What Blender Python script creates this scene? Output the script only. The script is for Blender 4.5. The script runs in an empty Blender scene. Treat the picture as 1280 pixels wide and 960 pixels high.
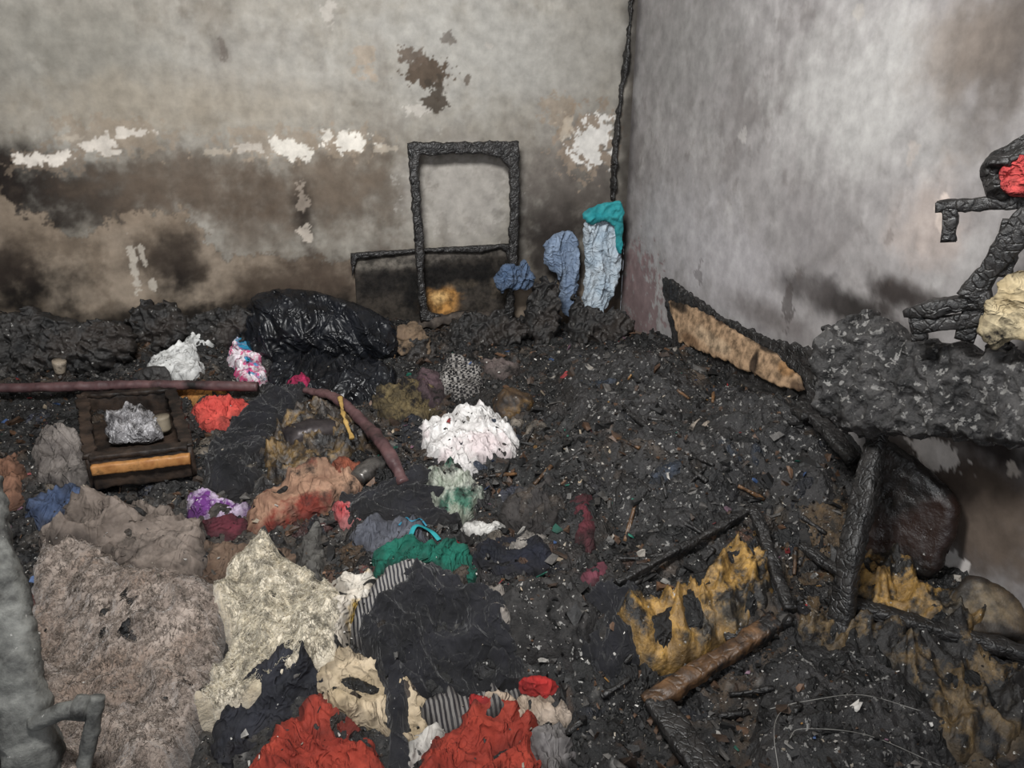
import bpy, math, numpy as np
from mathutils import Matrix, Vector
rng=np.random.default_rng(11)
# ------------------------------------------------------------------ survey frame
F=930.0; PT=math.radians(22); YW=math.radians(16)
CAM=np.array([0,0,1.75])
FW=np.array([math.sin(YW)*math.cos(PT),math.cos(YW)*math.cos(PT),-math.sin(PT)])
RT=np.array([math.cos(YW),-math.sin(YW),0.0]); UP=np.cross(RT,FW)
WX=1.51; WY=3.30; LX=-2.7; FY=-1.6; CH=2.8
def ray(u,v): return FW+RT*(u-640)/F+UP*(480-v)/F
def at(u,v,t): return CAM+ray(u,v)*t
def on_plane(u,v,p0,n):
    d=ray(u,v); return CAM+d*(np.dot(np.asarray(p0)-CAM,n)/np.dot(d,n))
def depth(p): return float(np.dot(np.asarray(p)-CAM,FW))
# ------------------------------------------------------------------ noise
def _h(ix,iy,iz,s):
    n=(ix*374761393+iy*668265263+iz*1440662683+s*974634777)&0xffffffff
    n=((n^(n>>13))*1274126177)&0xffffffff
    n=((n^(n>>15))*2246822519)&0xffffffff
    return ((n^(n>>16))&0xffff)/65535.0
def gn(x,y,s=0):
    x=np.asarray(x,float);y=np.asarray(y,float)
    ix=np.floor(x).astype(np.int64);iy=np.floor(y).astype(np.int64);fx=x-ix;fy=y-iy
    u=fx*fx*fx*(fx*(fx*6-15)+10);v=fy*fy*fy*(fy*(fy*6-15)+10)
    def g(a,b):
        an=_h(ix+a,iy+b,0,s)*6.2831853; return np.cos(an)*(fx-a)+np.sin(an)*(fy-b)
    return ((g(0,0)*(1-u)+g(1,0)*u)*(1-v)+(g(0,1)*(1-u)+g(1,1)*u)*v)*1.5
def fbm(x,y,s=0,o=4,g=.5):
    r=0;a=1;t=0
    for i in range(o): r=r+a*gn(x*2**i,y*2**i,s+i*17);t+=a;a*=g
    return r/t*1.4
def ridge(x,y,s=0,o=3,g=.5):
    r=0;a=1;t=0
    for i in range(o): r=r+a*(1-2.6*np.abs(gn(x*2**i+i*3.1,y*2**i,s+i*23)));t+=a;a*=g
    return r/t
def wrinkle(x,y,s=0):
    r=0;a=1;t=0
    for i in range(4):
        k=1.85**i;th=.55*i
        xx=(x*math.cos(th)+y*math.sin(th))*k;yy=(y*math.cos(th)-x*math.sin(th))*k
        q=1-np.clip(np.abs(gn(xx+i*5.3+.3*gn(xx,yy,s+7),yy,s+i*29))*2.1,0,1)
        r=r+a*(q**1.9-.36);t+=a;a*=.58
    q=fbm(x*.45+9,y*.45,s+71,2)*2.4;fr=q-np.floor(q)
    saw=np.where(fr<.86,fr/.86,ss(1,.86,fr))
    return r/t*2.0+.7*(saw-.5)
def vn3(P,s=0):
    I=np.floor(P).astype(np.int64);f=P-I;f=f*f*(3-2*f);r=0
    for a in (0,1):
        for b in (0,1):
            for c in (0,1):
                w=(f[:,0] if a else 1-f[:,0])*(f[:,1] if b else 1-f[:,1])*(f[:,2] if c else 1-f[:,2])
                r=r+w*_h(I[:,0]+a,I[:,1]+b,I[:,2]+c,s)
    return r*2-1
def ss(a,b,x):
    t=np.clip((x-a)/(b-a),0,1); return t*t*(3-2*t)
def L(c):
    c=np.array(c,float)/255.0
    return np.where(c<=.04045,c/12.92,((c+.055)/1.055)**2.4)
# ------------------------------------------------------------------ materials
def M(name,c1,c2=None,scale=8,rough=.9,soot=.0,ss_=5,bump=.3,bs=120,attr=False,pat=None,ps=60,spec=.3,lo=.38,hi=.62,
      speck=0,sootc=(22,19,18),metal=0,c3=None,bd=.004,specc=(150,148,144),specs=110,crack=0,sheen=0,pc=None,crease=0):
    m=bpy.data.materials.new(name);m.use_nodes=True;nt=m.node_tree;N=nt.nodes;K=nt.links
    b=N['Principled BSDF'];tc=N.new('ShaderNodeTexCoord').outputs['Object']
    def noise(sc,det=8,ro=.62,w=0):
        n=N.new('ShaderNodeTexNoise');n.inputs['Scale'].default_value=sc;n.inputs['Detail'].default_value=det
        n.inputs['Roughness'].default_value=ro
        if w: n.inputs['Distortion'].default_value=w
        K.new(tc,n.inputs['Vector']);return n.outputs['Fac']
    def mr(x,a,c,o0=0,o1=1):
        n=N.new('ShaderNodeMapRange');n.inputs[1].default_value=a;n.inputs[2].default_value=c
        n.inputs[3].default_value=o0;n.inputs[4].default_value=o1;K.new(x,n.inputs[0]);return n.outputs[0]
    def math_(op,a,c):
        n=N.new('ShaderNodeMath');n.operation=op
        for s,val in ((n.inputs[0],a),(n.inputs[1],c)):
            if hasattr(val,'is_linked'): K.new(val,s)
            else: s.default_value=val
        return n.outputs[0]
    def mix(f,a,c,mode='MIX'):
        n=N.new('ShaderNodeMix');n.data_type='RGBA';n.blend_type=mode
        for s,val in ((n.inputs[0],f),(n.inputs[6],a),(n.inputs[7],c)):
            if hasattr(val,'is_linked') : K.new(val,s)
            elif isinstance(val,(int,float)): s.default_value=val
            else: s.default_value=(*L(val),1)
        return n.outputs[2]
    c2=c2 or c1
    if attr:
        a=N.new('ShaderNodeAttribute');a.attribute_name='Col'
        g=mix(mr(noise(scale),lo,hi),c1,c2)
        col=mix(1.0,a.outputs['Color'],g,'MULTIPLY')
    else:
        col=mix(mr(noise(scale),lo,hi),c1,c2)
        if c3: col=mix(mr(noise(scale*.45,6,.6),.52,.6),col,c3)
    if pat=='stripes':
        w=N.new('ShaderNodeTexWave');w.inputs['Scale'].default_value=ps;w.inputs['Distortion'].default_value=1.5
        w.inputs['Detail'].default_value=1;K.new(tc,w.inputs['Vector']);col=mix(mr(w.outputs['Fac'],.45,.55),col,pc)
    if pat=='check':
        w=N.new('ShaderNodeTexChecker');w.inputs['Scale'].default_value=ps
        K.new(tc,w.inputs['Vector']);col=mix(w.outputs['Fac'],col,pc)
    if soot>0:
        th=.66-.32*soot
        col=mix(mr(noise(ss_,9,.68),th-.03,th+.12),col,sootc)
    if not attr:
        ca=N.new('ShaderNodeAttribute');ca.attribute_name='CharFold'
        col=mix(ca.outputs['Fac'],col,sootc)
    if speck>0:
        th=.76-.2*speck
        col=mix(mr(noise(specs,3,.6),th,th+.03),col,specc)
    K.new(col,b.inputs['Base Color'])
    K.new(mr(noise(scale*3),.3,.7,max(.05,rough-.2),min(1,rough+.15)),b.inputs['Roughness'])
    b.inputs['Specular IOR Level'].default_value=spec;b.inputs['Metallic'].default_value=metal
    if sheen: b.inputs['Sheen Weight'].default_value=sheen
    nrm=None
    if crease:
        def rid(sc,off):
            mp=N.new('ShaderNodeMapping');mp.inputs['Location'].default_value=(off,off*.3,0);mp.inputs['Rotation'].default_value=(0,0,off);mp.inputs['Scale'].default_value=(1,.45,1)
            K.new(tc,mp.inputs[0]);n=N.new('ShaderNodeTexNoise');n.inputs['Scale'].default_value=sc;n.inputs['Detail'].default_value=2
            n.inputs['Distortion'].default_value=.8;K.new(mp.outputs[0],n.inputs['Vector'])
            d=math_('ABSOLUTE',math_('SUBTRACT',n.outputs['Fac'],.5),0.0);return mr(d,0,.09,1,0)
        h=math_('ADD',math_('POWER',rid(crease,.6),1.5),math_('MULTIPLY',math_('POWER',rid(crease*1.9,2.1),1.5),.55))
        bp=N.new('ShaderNodeBump');bp.inputs['Strength'].default_value=.75;bp.inputs['Distance'].default_value=.007
        K.new(h,bp.inputs['Height']);nrm=bp.outputs[0]
    if bump>0:
        h=noise(bs,6,.65)
        if crack:
            nz=N.new('ShaderNodeTexNoise');nz.inputs['Scale'].default_value=crack*.5;nz.inputs['Detail'].default_value=4;K.new(tc,nz.inputs['Vector'])
            vm=N.new('ShaderNodeVectorMath');vm.operation='MULTIPLY_ADD';K.new(nz.outputs['Color'],vm.inputs[0])
            vm.inputs[1].default_value=(2.2/crack,)*3;K.new(tc,vm.inputs[2])
            v=N.new('ShaderNodeTexVoronoi');v.feature='DISTANCE_TO_EDGE';v.inputs['Scale'].default_value=crack
            K.new(vm.outputs[0],v.inputs['Vector'])
            h=math_('ADD',h,mr(v.outputs['Distance'],0,.15,0,.5))
        bp=N.new('ShaderNodeBump');bp.inputs['Strength'].default_value=bump;bp.inputs['Distance'].default_value=bd
        K.new(h,bp.inputs['Height'])
        if nrm: K.new(nrm,bp.inputs['Normal'])
        nrm=bp.outputs[0]
    if nrm: K.new(nrm,b.inputs['Normal'])
    return m
# ------------------------------------------------------------------ mesh helpers
def mesh_obj(name,V,Fc,mat,col=None,smooth=True,parent=None,char_fold=None):
    V=np.asarray(V,float)
    o0=V.mean(0) if parent is None else np.array(parent.location)
    me=bpy.data.meshes.new(name);me.from_pydata((V-o0).tolist(),[],Fc.tolist() if hasattr(Fc,'tolist') else Fc)
    if col is not None:
        ca=me.color_attributes.new('Col','FLOAT_COLOR','POINT')
        c4=np.ones((len(V),4),np.float32);c4[:,:3]=col;ca.data.foreach_set('color',c4.ravel())
    if char_fold is not None:
        at_=me.attributes.new('CharFold','FLOAT','POINT');at_.data.foreach_set('value',np.asarray(char_fold,np.float32))
    if smooth: me.polygons.foreach_set('use_smooth',[True]*len(me.polygons))
    me.materials.append(mat);me.update()
    ob=bpy.data.objects.new(name,me);bpy.context.scene.collection.objects.link(ob)
    if parent is None: ob.location=o0
    else: ob.parent=parent
    return ob
def empty(name,loc):
    e=bpy.data.objects.new(name,None);e.empty_display_size=.05;e.location=tuple(loc);bpy.context.scene.collection.objects.link(e);return e
def gridfaces(ny,nx,keep=None,flip=False):
    i=np.arange(ny*nx).reshape(ny,nx)
    q=np.stack([i[:-1,:-1],i[:-1,1:],i[1:,1:],i[1:,:-1]],-1)
    if keep is not None: q=q[keep]
    q=q.reshape(-1,4)
    return q[:,::-1] if flip else q
def compact(V,Fc,C=None):
    us,inv=np.unique(Fc.ravel(),return_inverse=True)
    return V[us],inv.reshape(Fc.shape),(None if C is None else C[us])
def crom(P,k=4):
    P=np.asarray(P,float);n=len(P);out=[]
    for i in range(n):
        a,b,c,d=P[i-1],P[i],P[(i+1)%n],P[(i+2)%n]
        for j in range(k):
            t=j/k;out.append(.5*((2*b)+(c-a)*t+(2*a-5*b+4*c-d)*t*t+(3*b-a-3*c+d)*t**3))
    return np.array(out)
def crop_open(P,k):
    P=np.asarray(P,float);Q=np.vstack([2*P[0]-P[1],P,2*P[-1]-P[-2]]);out=[]
    for i in range(1,len(Q)-2):
        a,b,c,d=Q[i-1],Q[i],Q[i+1],Q[i+2]
        for j in range(k):
            t=j/k;out.append(.5*((2*b)+(c-a)*t+(2*a-5*b+4*c-d)*t*t+(3*b-a-3*c+d)*t**3))
    out.append(P[-1]);return np.array(out)
def sdist(X,Y,P):
    sh=X.shape;x=X.ravel();y=Y.ravel();dm=np.full(x.shape,1e9);ins=np.zeros(x.shape,bool)
    n=len(P)
    for i in range(n):
        ax,ay=P[i];bx,by=P[(i+1)%n];dx,dy=bx-ax,by-ay;l=dx*dx+dy*dy+1e-12
        t=np.clip(((x-ax)*dx+(y-ay)*dy)/l,0,1)
        dm=np.minimum(dm,(x-ax-t*dx)**2+(y-ay-t*dy)**2)
        c=((ay>y)!=(by>y))&(x<dx*(y-ay)/(dy if dy else 1e-12)+ax);ins^=c
    d=np.sqrt(dm);return np.where(ins,d,-d).reshape(sh)
# ------------------------------------------------------------------ terrain
ctrl=[(-60,400,.87),(0,400,.87),(150,400,.83),(300,390,.82),(440,402,.75),(600,402,.70),(770,410,.655),
(0,470,.72),(150,470,.72),(320,470,.70),(480,470,.68),(640,470,.67),(760,450,.70),
(850,455,.78),(920,460,.80),(1000,510,.84),(1060,580,.77),(800,520,.74),(900,560,.74),(1000,620,.68),
(0,560,.62),(150,560,.60),(320,560,.60),(500,560,.60),(640,560,.62),
(0,700,.55),(200,700,.55),(400,700,.55),(600,700,.56),(800,700,.58),(950,700,.58),(1100,740,.55),(1200,740,.60),
(0,960,.48),(300,960,.48),(640,960,.46),(900,960,.46),(1150,960,.46),(1280,900,.42),(1280,780,.62)]
CP=[]
for u,v,z in ctrl:
    d=ray(u,v);t=(z-1.75)/d[2];CP.append([d[0]*t,d[1]*t,z])
CP=np.array(CP)
ST=.0078
gx=np.arange(LX,WX+.001,ST);gx[-1]=WX;gy=np.arange(-.4,WY+.001,ST);gy[-1]=WY
GX,GY=np.meshgrid(gx,gy)
num=np.zeros(GX.shape);den=np.zeros(GX.shape)
for x,y,z in CP:
    w=1/((GX-x)**2+(GY-y)**2+.03)**2;num+=w*z;den+=w
ZS=num/den*ss(.25,.95,np.hypot(GX,GY))
Z=ZS+ss(.4,1.0,np.hypot(GX,GY))*(.035*fbm(GX*3.2,GY*3.2,1)+.022*ridge(GX*6+.4*gn(GX*5,GY*5,9),GY*6,3,3)+.014*ridge(GX*17,GY*17,5,3)+.008*ridge(GX*42,GY*42,8,2)+.004*fbm(GX*60,GY*60,12,1))
ZC=Z.copy();COV=np.zeros(Z.shape)
def samp(A,x,y):
    fx=np.clip((np.asarray(x)-gx[0])/ST,0,len(gx)-1.001);fy=np.clip((np.asarray(y)-gy[0])/ST,0,len(gy)-1.001)
    i=fx.astype(int);j=fy.astype(int);a=fx-i;b=fy-j
    return (A[j,i]*(1-a)+A[j,i+1]*a)*(1-b)+(A[j+1,i]*(1-a)+A[j+1,i+1]*a)*b
def gp(u,v,dz=0.0,A=None):
    A=ZS if A is None else A
    d=ray(u,v);t=np.arange(.4,6,.008);p=CAM+d[None]*t[:,None]
    ok=(p[:,2]<samp(A,p[:,0],p[:,1])+dz)|(p[:,0]>WX-.01)|(p[:,1]>WY-.01)
    i=int(np.argmax(ok)) if ok.any() else len(t)-1
    return p[i]
def blur(A,k):
    for ax in (0,1):
        c=np.cumsum(np.pad(A,[(k+1,k) if a==ax else (0,0) for a in (0,1)],mode='edge'),axis=ax)
        A=(c[2*k+1:]-c[:-2*k-1])/(2*k+1) if ax==0 else (c[:,2*k+1:]-c[:,:-2*k-1])/(2*k+1)
    return A
NS=[100]
def drape(name,outline,mat,th=.035,fold=.014,fs=9,wob=.022,res=.005,ang=None,aniso=.5,edge=.012,cloud=0,world=False,collect=None,col=None,parent=None,crust=False,cf=30,dirt=.6,cov=None):
    global ZC
    NS[0]+=31;sd0=NS[0]
    if ang is None: ang=(sd0*.7)%3.14
    P=np.array(outline,float) if world else np.array([gp(u,v,th*.5)[:2] for u,v in outline])
    P=crom(P,3)
    bx0=max(0,int((P[:,0].min()-.1-gx[0])/ST));bx1=int((P[:,0].max()+.1-gx[0])/ST)+2
    by0=max(0,int((P[:,1].min()-.1-gy[0])/ST));by1=int((P[:,1].max()+.1-gy[0])/ST)+2
    B=ZC.copy();B[by0:by1,bx0:bx1]=blur(blur(ZC[by0:by1,bx0:bx1],3),3)
    ca,sa=math.cos(ang),math.sin(ang)
    def f(X,Y):
        sd=sdist(X,Y,P)+wob*fbm(X*13,Y*13,sd0,5,.62)
        wx=X+.035*gn(X*6,Y*6,sd0+1);wy=Y+.035*gn(X*6+9,Y*6,sd0+2)
        a=(wx*ca+wy*sa)*fs;b=(-wx*sa+wy*ca)*fs*aniso
        fo=ridge(a,b,sd0+3,3,.5) if crust else wrinkle(a,b,sd0+3)
        pr=np.where(sd>0,1-np.exp(-sd/edge),sd/edge*1.6)
        k=np.clip(sd/edge,0,1)
        z=np.maximum(samp(B,X,Y),samp(ZC,X,Y)-.018)
        z=z+th*.7*pr+fold*fo*(.25+.75*k)
        if cloud: z=z+cloud*k*(ridge(X*cf,Y*cf,sd0+8,3,.65))
        return z,sd,fo
    x0,y0=P.min(0)-.03;x1,y1=P.max(0)+.03
    x1=min(x1,WX-.004);y1=min(y1,WY-.004)
    xs=np.arange(x0,x1,res);ys=np.arange(y0,y1,res)
    if len(xs)<4 or len(ys)<4: return None
    X,Y=np.meshgrid(xs,ys);zz,sd,fo=f(X,Y)
    mx=np.maximum.reduce([sd[:-1,:-1],sd[1:,:-1],sd[:-1,1:],sd[1:,1:]])
    V=np.stack([X,Y,zz],-1).reshape(-1,3);Fq=gridfaces(len(ys),len(xs),mx>-.012)
    if len(Fq)==0: return None
    nz=fbm(X*26,Y*26,sd0+40,4,.6)
    ch=np.clip((1-ss(.0,.03,sd+.03*nz))*.9+ss(.1,.8,-fo+.5*nz)*.5+ss(.35,.7,nz)*.35,0,1)*dirt  # charred edges and random blotches, plus colour darkened in the fold valleys
    V,Fq,ch=compact(V,Fq,ch.ravel())
    i0,i1=np.searchsorted(gx,[x0,x1]);j0,j1=np.searchsorted(gy,[y0,y1])
    z2,s2,_=f(GX[j0:j1,i0:i1],GY[j0:j1,i0:i1])
    sub=ZC[j0:j1,i0:i1];ZC[j0:j1,i0:i1]=np.where(s2>0,np.maximum(sub,z2),sub)
    if collect is not None:
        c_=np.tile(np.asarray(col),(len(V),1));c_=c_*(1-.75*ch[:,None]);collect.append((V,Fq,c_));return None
    if cov is None: cov=.5 if crust else 1.
    COV[j0:j1,i0:i1]=np.maximum(COV[j0:j1,i0:i1],(s2>-.005)*cov)
    return mesh_obj(name,V,Fq,mat,parent=parent,char_fold=ch)
def joinc(name,lst,mat,smooth=True,parent=None):
    o=0;Vs=[];Fs=[];Cs=[]
    for V,Fq,C in lst: Vs.append(V);Fs.append(Fq+o);Cs.append(C);o+=len(V)
    return mesh_obj(name,np.vstack(Vs),np.vstack(Fs),mat,np.vstack(Cs),smooth,parent)
def sweep(name,pts,w,t,mat,up=(0,0,1),n=16,sq=.4,amp=.0,fr=30,seg=.006,parent=None,taper=None,k=6,curve=False):
    NS[0]+=31
    P=crop_open(pts,k) if curve and len(pts)>2 else np.asarray(pts,float)
    d=np.r_[0,np.cumsum(np.linalg.norm(np.diff(P,axis=0),axis=1))];m=max(4,int(d[-1]/seg))
    s=np.linspace(0,d[-1],m);C=np.stack([np.interp(s,d,P[:,i]) for i in range(3)],1)
    T=np.gradient(C,axis=0);T/=np.linalg.norm(T,axis=1)[:,None]
    S=np.cross(T,np.array(up,float));S/=np.linalg.norm(S,axis=1)[:,None]+1e-9;U=np.cross(S,T)
    th=np.linspace(0,2*np.pi,n,endpoint=False)
    cx=np.sign(np.cos(th))*np.abs(np.cos(th))**sq;cy=np.sign(np.sin(th))*np.abs(np.sin(th))**sq
    tp=np.ones(m) if taper is None else np.interp(np.linspace(0,1,m),np.linspace(0,1,len(taper)),taper)
    V=C[:,None]+S[:,None]*(cx[None,:,None]*w/2*tp[:,None,None])+U[:,None]*(cy[None,:,None]*t/2*tp[:,None,None])
    O=(V-C[:,None]);V=V.reshape(-1,3)
    if amp:
        q=O.reshape(-1,3);q=q/(np.linalg.norm(q,axis=1)[:,None]+1e-9)
        V=V+q*(amp*(vn3(V*fr,NS[0])+.6*vn3(V*fr*2.3,NS[0]+1)+.4*vn3(V*fr*5,NS[0]+2)))[:,None]
    i=np.arange(m*n).reshape(m,n);i2=np.roll(i,-1,axis=1)
    Fq=np.stack([i[:-1],i2[:-1],i2[1:],i[1:]],-1).reshape(-1,4).tolist()
    V=np.vstack([V,C[:1],C[-1:]]);a=m*n
    for j in range(n):
        Fq.append([a,(j+1)%n,j]);Fq.append([a+1,(m-1)*n+j,(m-1)*n+(j+1)%n])
    return mesh_obj(name,V,Fq,mat,parent=parent)
def plate(name,outline,P0,Nn,th,mat,hole=None,res=.005,edge=None,fold=0,fs=10,wob=.004,amp=.0,fr=30,ang=0,aniso=1.,parent=None,paint=None,base=None,backth=None,sm=3,wr=True,dirt=.4):
    NS[0]+=31;sd0=NS[0]
    P0=np.asarray(P0,float);Nn=np.asarray(Nn,float);Nn/=np.linalg.norm(Nn)
    e1=np.cross((0,0,1.),Nn);e1/=np.linalg.norm(e1);e2=np.cross(Nn,e1)
    def loc(u,v):
        q=on_plane(u,v,P0,Nn)-P0;return (q@e1,q@e2)
    P=np.array([loc(*p) for p in outline]);P=crom(P,sm) if sm>1 else P
    x0,y0=P.min(0)-.015;x1,y1=P.max(0)+.015
    xs=np.arange(x0,x1,res);ys=np.arange(y0,y1,res);X,Y=np.meshgrid(xs,ys)
    sd=sdist(X,Y,P)
    if hole is not None:
        Hh=crom(np.array([loc(*p) for p in hole]),2);sd=np.minimum(sd,-sdist(X,Y,Hh))
    sd=sd+wob*fbm(X*25,Y*25,sd0,3)
    gyy,gxx=np.gradient(sd,res);gl=np.sqrt(gxx**2+gyy**2)+1e-6
    mx=np.maximum.reduce([sd[:-1,:-1],sd[1:,:-1],sd[:-1,1:],sd[1:,1:]])
    out=sd<0;XX=X-np.where(out,np.clip(sd,-res*1.5,0)*gxx/gl,0);YY=Y-np.where(out,np.clip(sd,-res*1.5,0)*gyy/gl,0)
    edge=edge or th
    pr=np.sqrt(np.clip(1-(1-np.clip(sd/edge,0,1))**2,0,1))
    ca,sa=math.cos(ang),math.sin(ang)
    wx=X+.025*gn(X*7,Y*7,sd0+1);wy=Y+.025*gn(X*7+9,Y*7,sd0+2)
    ff=wrinkle if wr else ridge
    fr_=ff((wx*ca+wy*sa)*fs,(-wx*sa+wy*ca)*fs*aniso,sd0+3)
    fo=fr_*fold*np.clip(pr*1.3,0,1)
    wf=np.maximum(th*pr+fo,-.3*th*pr);wb=-(backth if backth is not None else th)*pr
    def w3(w): return P0+XX[...,None]*e1+YY[...,None]*e2+w[...,None]*Nn
    Vf=w3(wf).reshape(-1,3);Vb=w3(wb).reshape(-1,3)
    if amp:
        for V in (Vf,Vb):
            nz=amp*(vn3(V*fr,sd0)+.6*vn3(V*fr*2.3,sd0+1)+.4*vn3(V*fr*5,sd0+2))
            V+=nz[:,None]*(Nn+.5*e2+.3*e1)
    keep=mx>0;A=gridfaces(len(ys),len(xs),keep);B_=gridfaces(len(ys),len(xs),keep,True)
    V=np.vstack([Vf,Vb]);Fq=np.vstack([A,B_+len(Vf)])
    nn=fbm(X*18,Y*18,sd0+5,4)
    ch=np.clip((1-ss(.0,.02,sd+.02*nn))*.7+(ss(.1,.8,-fr_)*.5 if fold else 0),0,1)*dirt  # charred rim, plus darker colour where the folds dip
    C=np.zeros((X.size,4));C[:,3]=ch.ravel()
    if base is not None:
        Cc=np.tile(L(base),(X.size,1))
        for (u,v,ru,rv,c,st,so) in (paint or []):
            a,b=loc(u,v);a1,_=loc(u+ru,v);_,b1=loc(u,v+rv)
            d=np.sqrt(((X.ravel()-a)/abs(a1-a))**2+((Y.ravel()-b)/abs(b1-b))**2)+nn.ravel()*.5
            m_=(1-ss(1-so,1+so,d))*st;Cc=Cc*(1-m_[:,None])+L(c)*m_[:,None]
        C[:,:3]=Cc
    C=np.vstack([C,C])
    V,Fq,C=compact(V,Fq,C)
    for ax,lim in ((0,WX-.004),(1,WY-.004)):
        ex=V[:,ax].max()-lim
        if ex>0: V[:,ax]-=ex
    return mesh_obj(name,V,Fq,mat,C[:,:3] if base is not None else None,parent=parent,char_fold=C[:,3])
# ------------------------------------------------------------------ material palette
m_char=M('char_wood',(11,10,10),(42,40,39),30,.5,bump=.7,bs=60,crack=45,speck=.25,specs=60,specc=(95,92,88),spec=.6,bd=.005)
m_charflat=M('char_crust',(11,10,10),(46,44,44),12,.58,bump=1,bs=60,speck=.7,specs=60,specc=(122,120,117),bd=.010,spec=.6,c3=(20,19,20))
m_attr=M('debris_tinted',(90,90,90),(255,255,255),30,.62,attr=True,bump=1,bs=90,speck=.45,bd=.008,specs=80,spec=.6)
m_scrap=M('scrap_tinted',(150,150,150),(255,255,255),30,.65,attr=True,bump=.4,bs=200,spec=.5)
m_flat=M('canvas_tinted',(150,150,150),(255,255,255),30,.8,attr=True,bump=.4,bs=120,spec=.2)
m_wall=M('sooty_plaster',(208,208,208),(255,255,255),16,.93,attr=True,bump=.2,bs=40,spec=.12,bd=.003,lo=.3,hi=.7)
# ------------------------------------------------------------------ walls
def build_wall(name,axis,hs,zs,plane0,pn,spec):
    S,Zz=np.meshgrid(hs,zs)
    def sz(u,v):
        q=on_plane(u,v,plane0,pn);return (q[0] if axis=='x' else q[1]),q[2]
    C,disp=spec(S,Zz,sz)
    if axis=='x': V=np.stack([S,np.full(S.shape,WY)-disp,Zz],-1)
    else: V=np.stack([np.full(S.shape,WX)-disp,S,Zz],-1)
    return mesh_obj(name,V.reshape(-1,3),gridfaces(len(zs),len(hs)),m_wall,C.reshape(-1,3))
def mixc(C,c,m): return C*(1-m[...,None])+L(c)*m[...,None]
def blobs(C,disp,S,Zz,sz,lst,seed,crisp):
    n=fbm(S*(9 if not crisp else 20),Zz*(9 if not crisp else 20),seed,5,.66)
    n2=fbm(S*3,Zz*3,seed+3,4)
    for (u,v,ru,rv,c,st) in lst:
        a,b=sz(u,v);a1,_=sz(u+ru,v);_,b1=sz(u,v+rv)
        d=np.sqrt(((S-a)/abs(a1-a))**2+((Zz-b)/abs(b1-b))**2)
        if crisp: m=(1-ss(.9,1.1,d+n*1.3))*st;disp=disp-.001*m
        else: m=(1-ss(.2,1.5,d+n*.6+n2*.3))*st
        C=mixc(C,c,m)
    return C,disp
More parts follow.
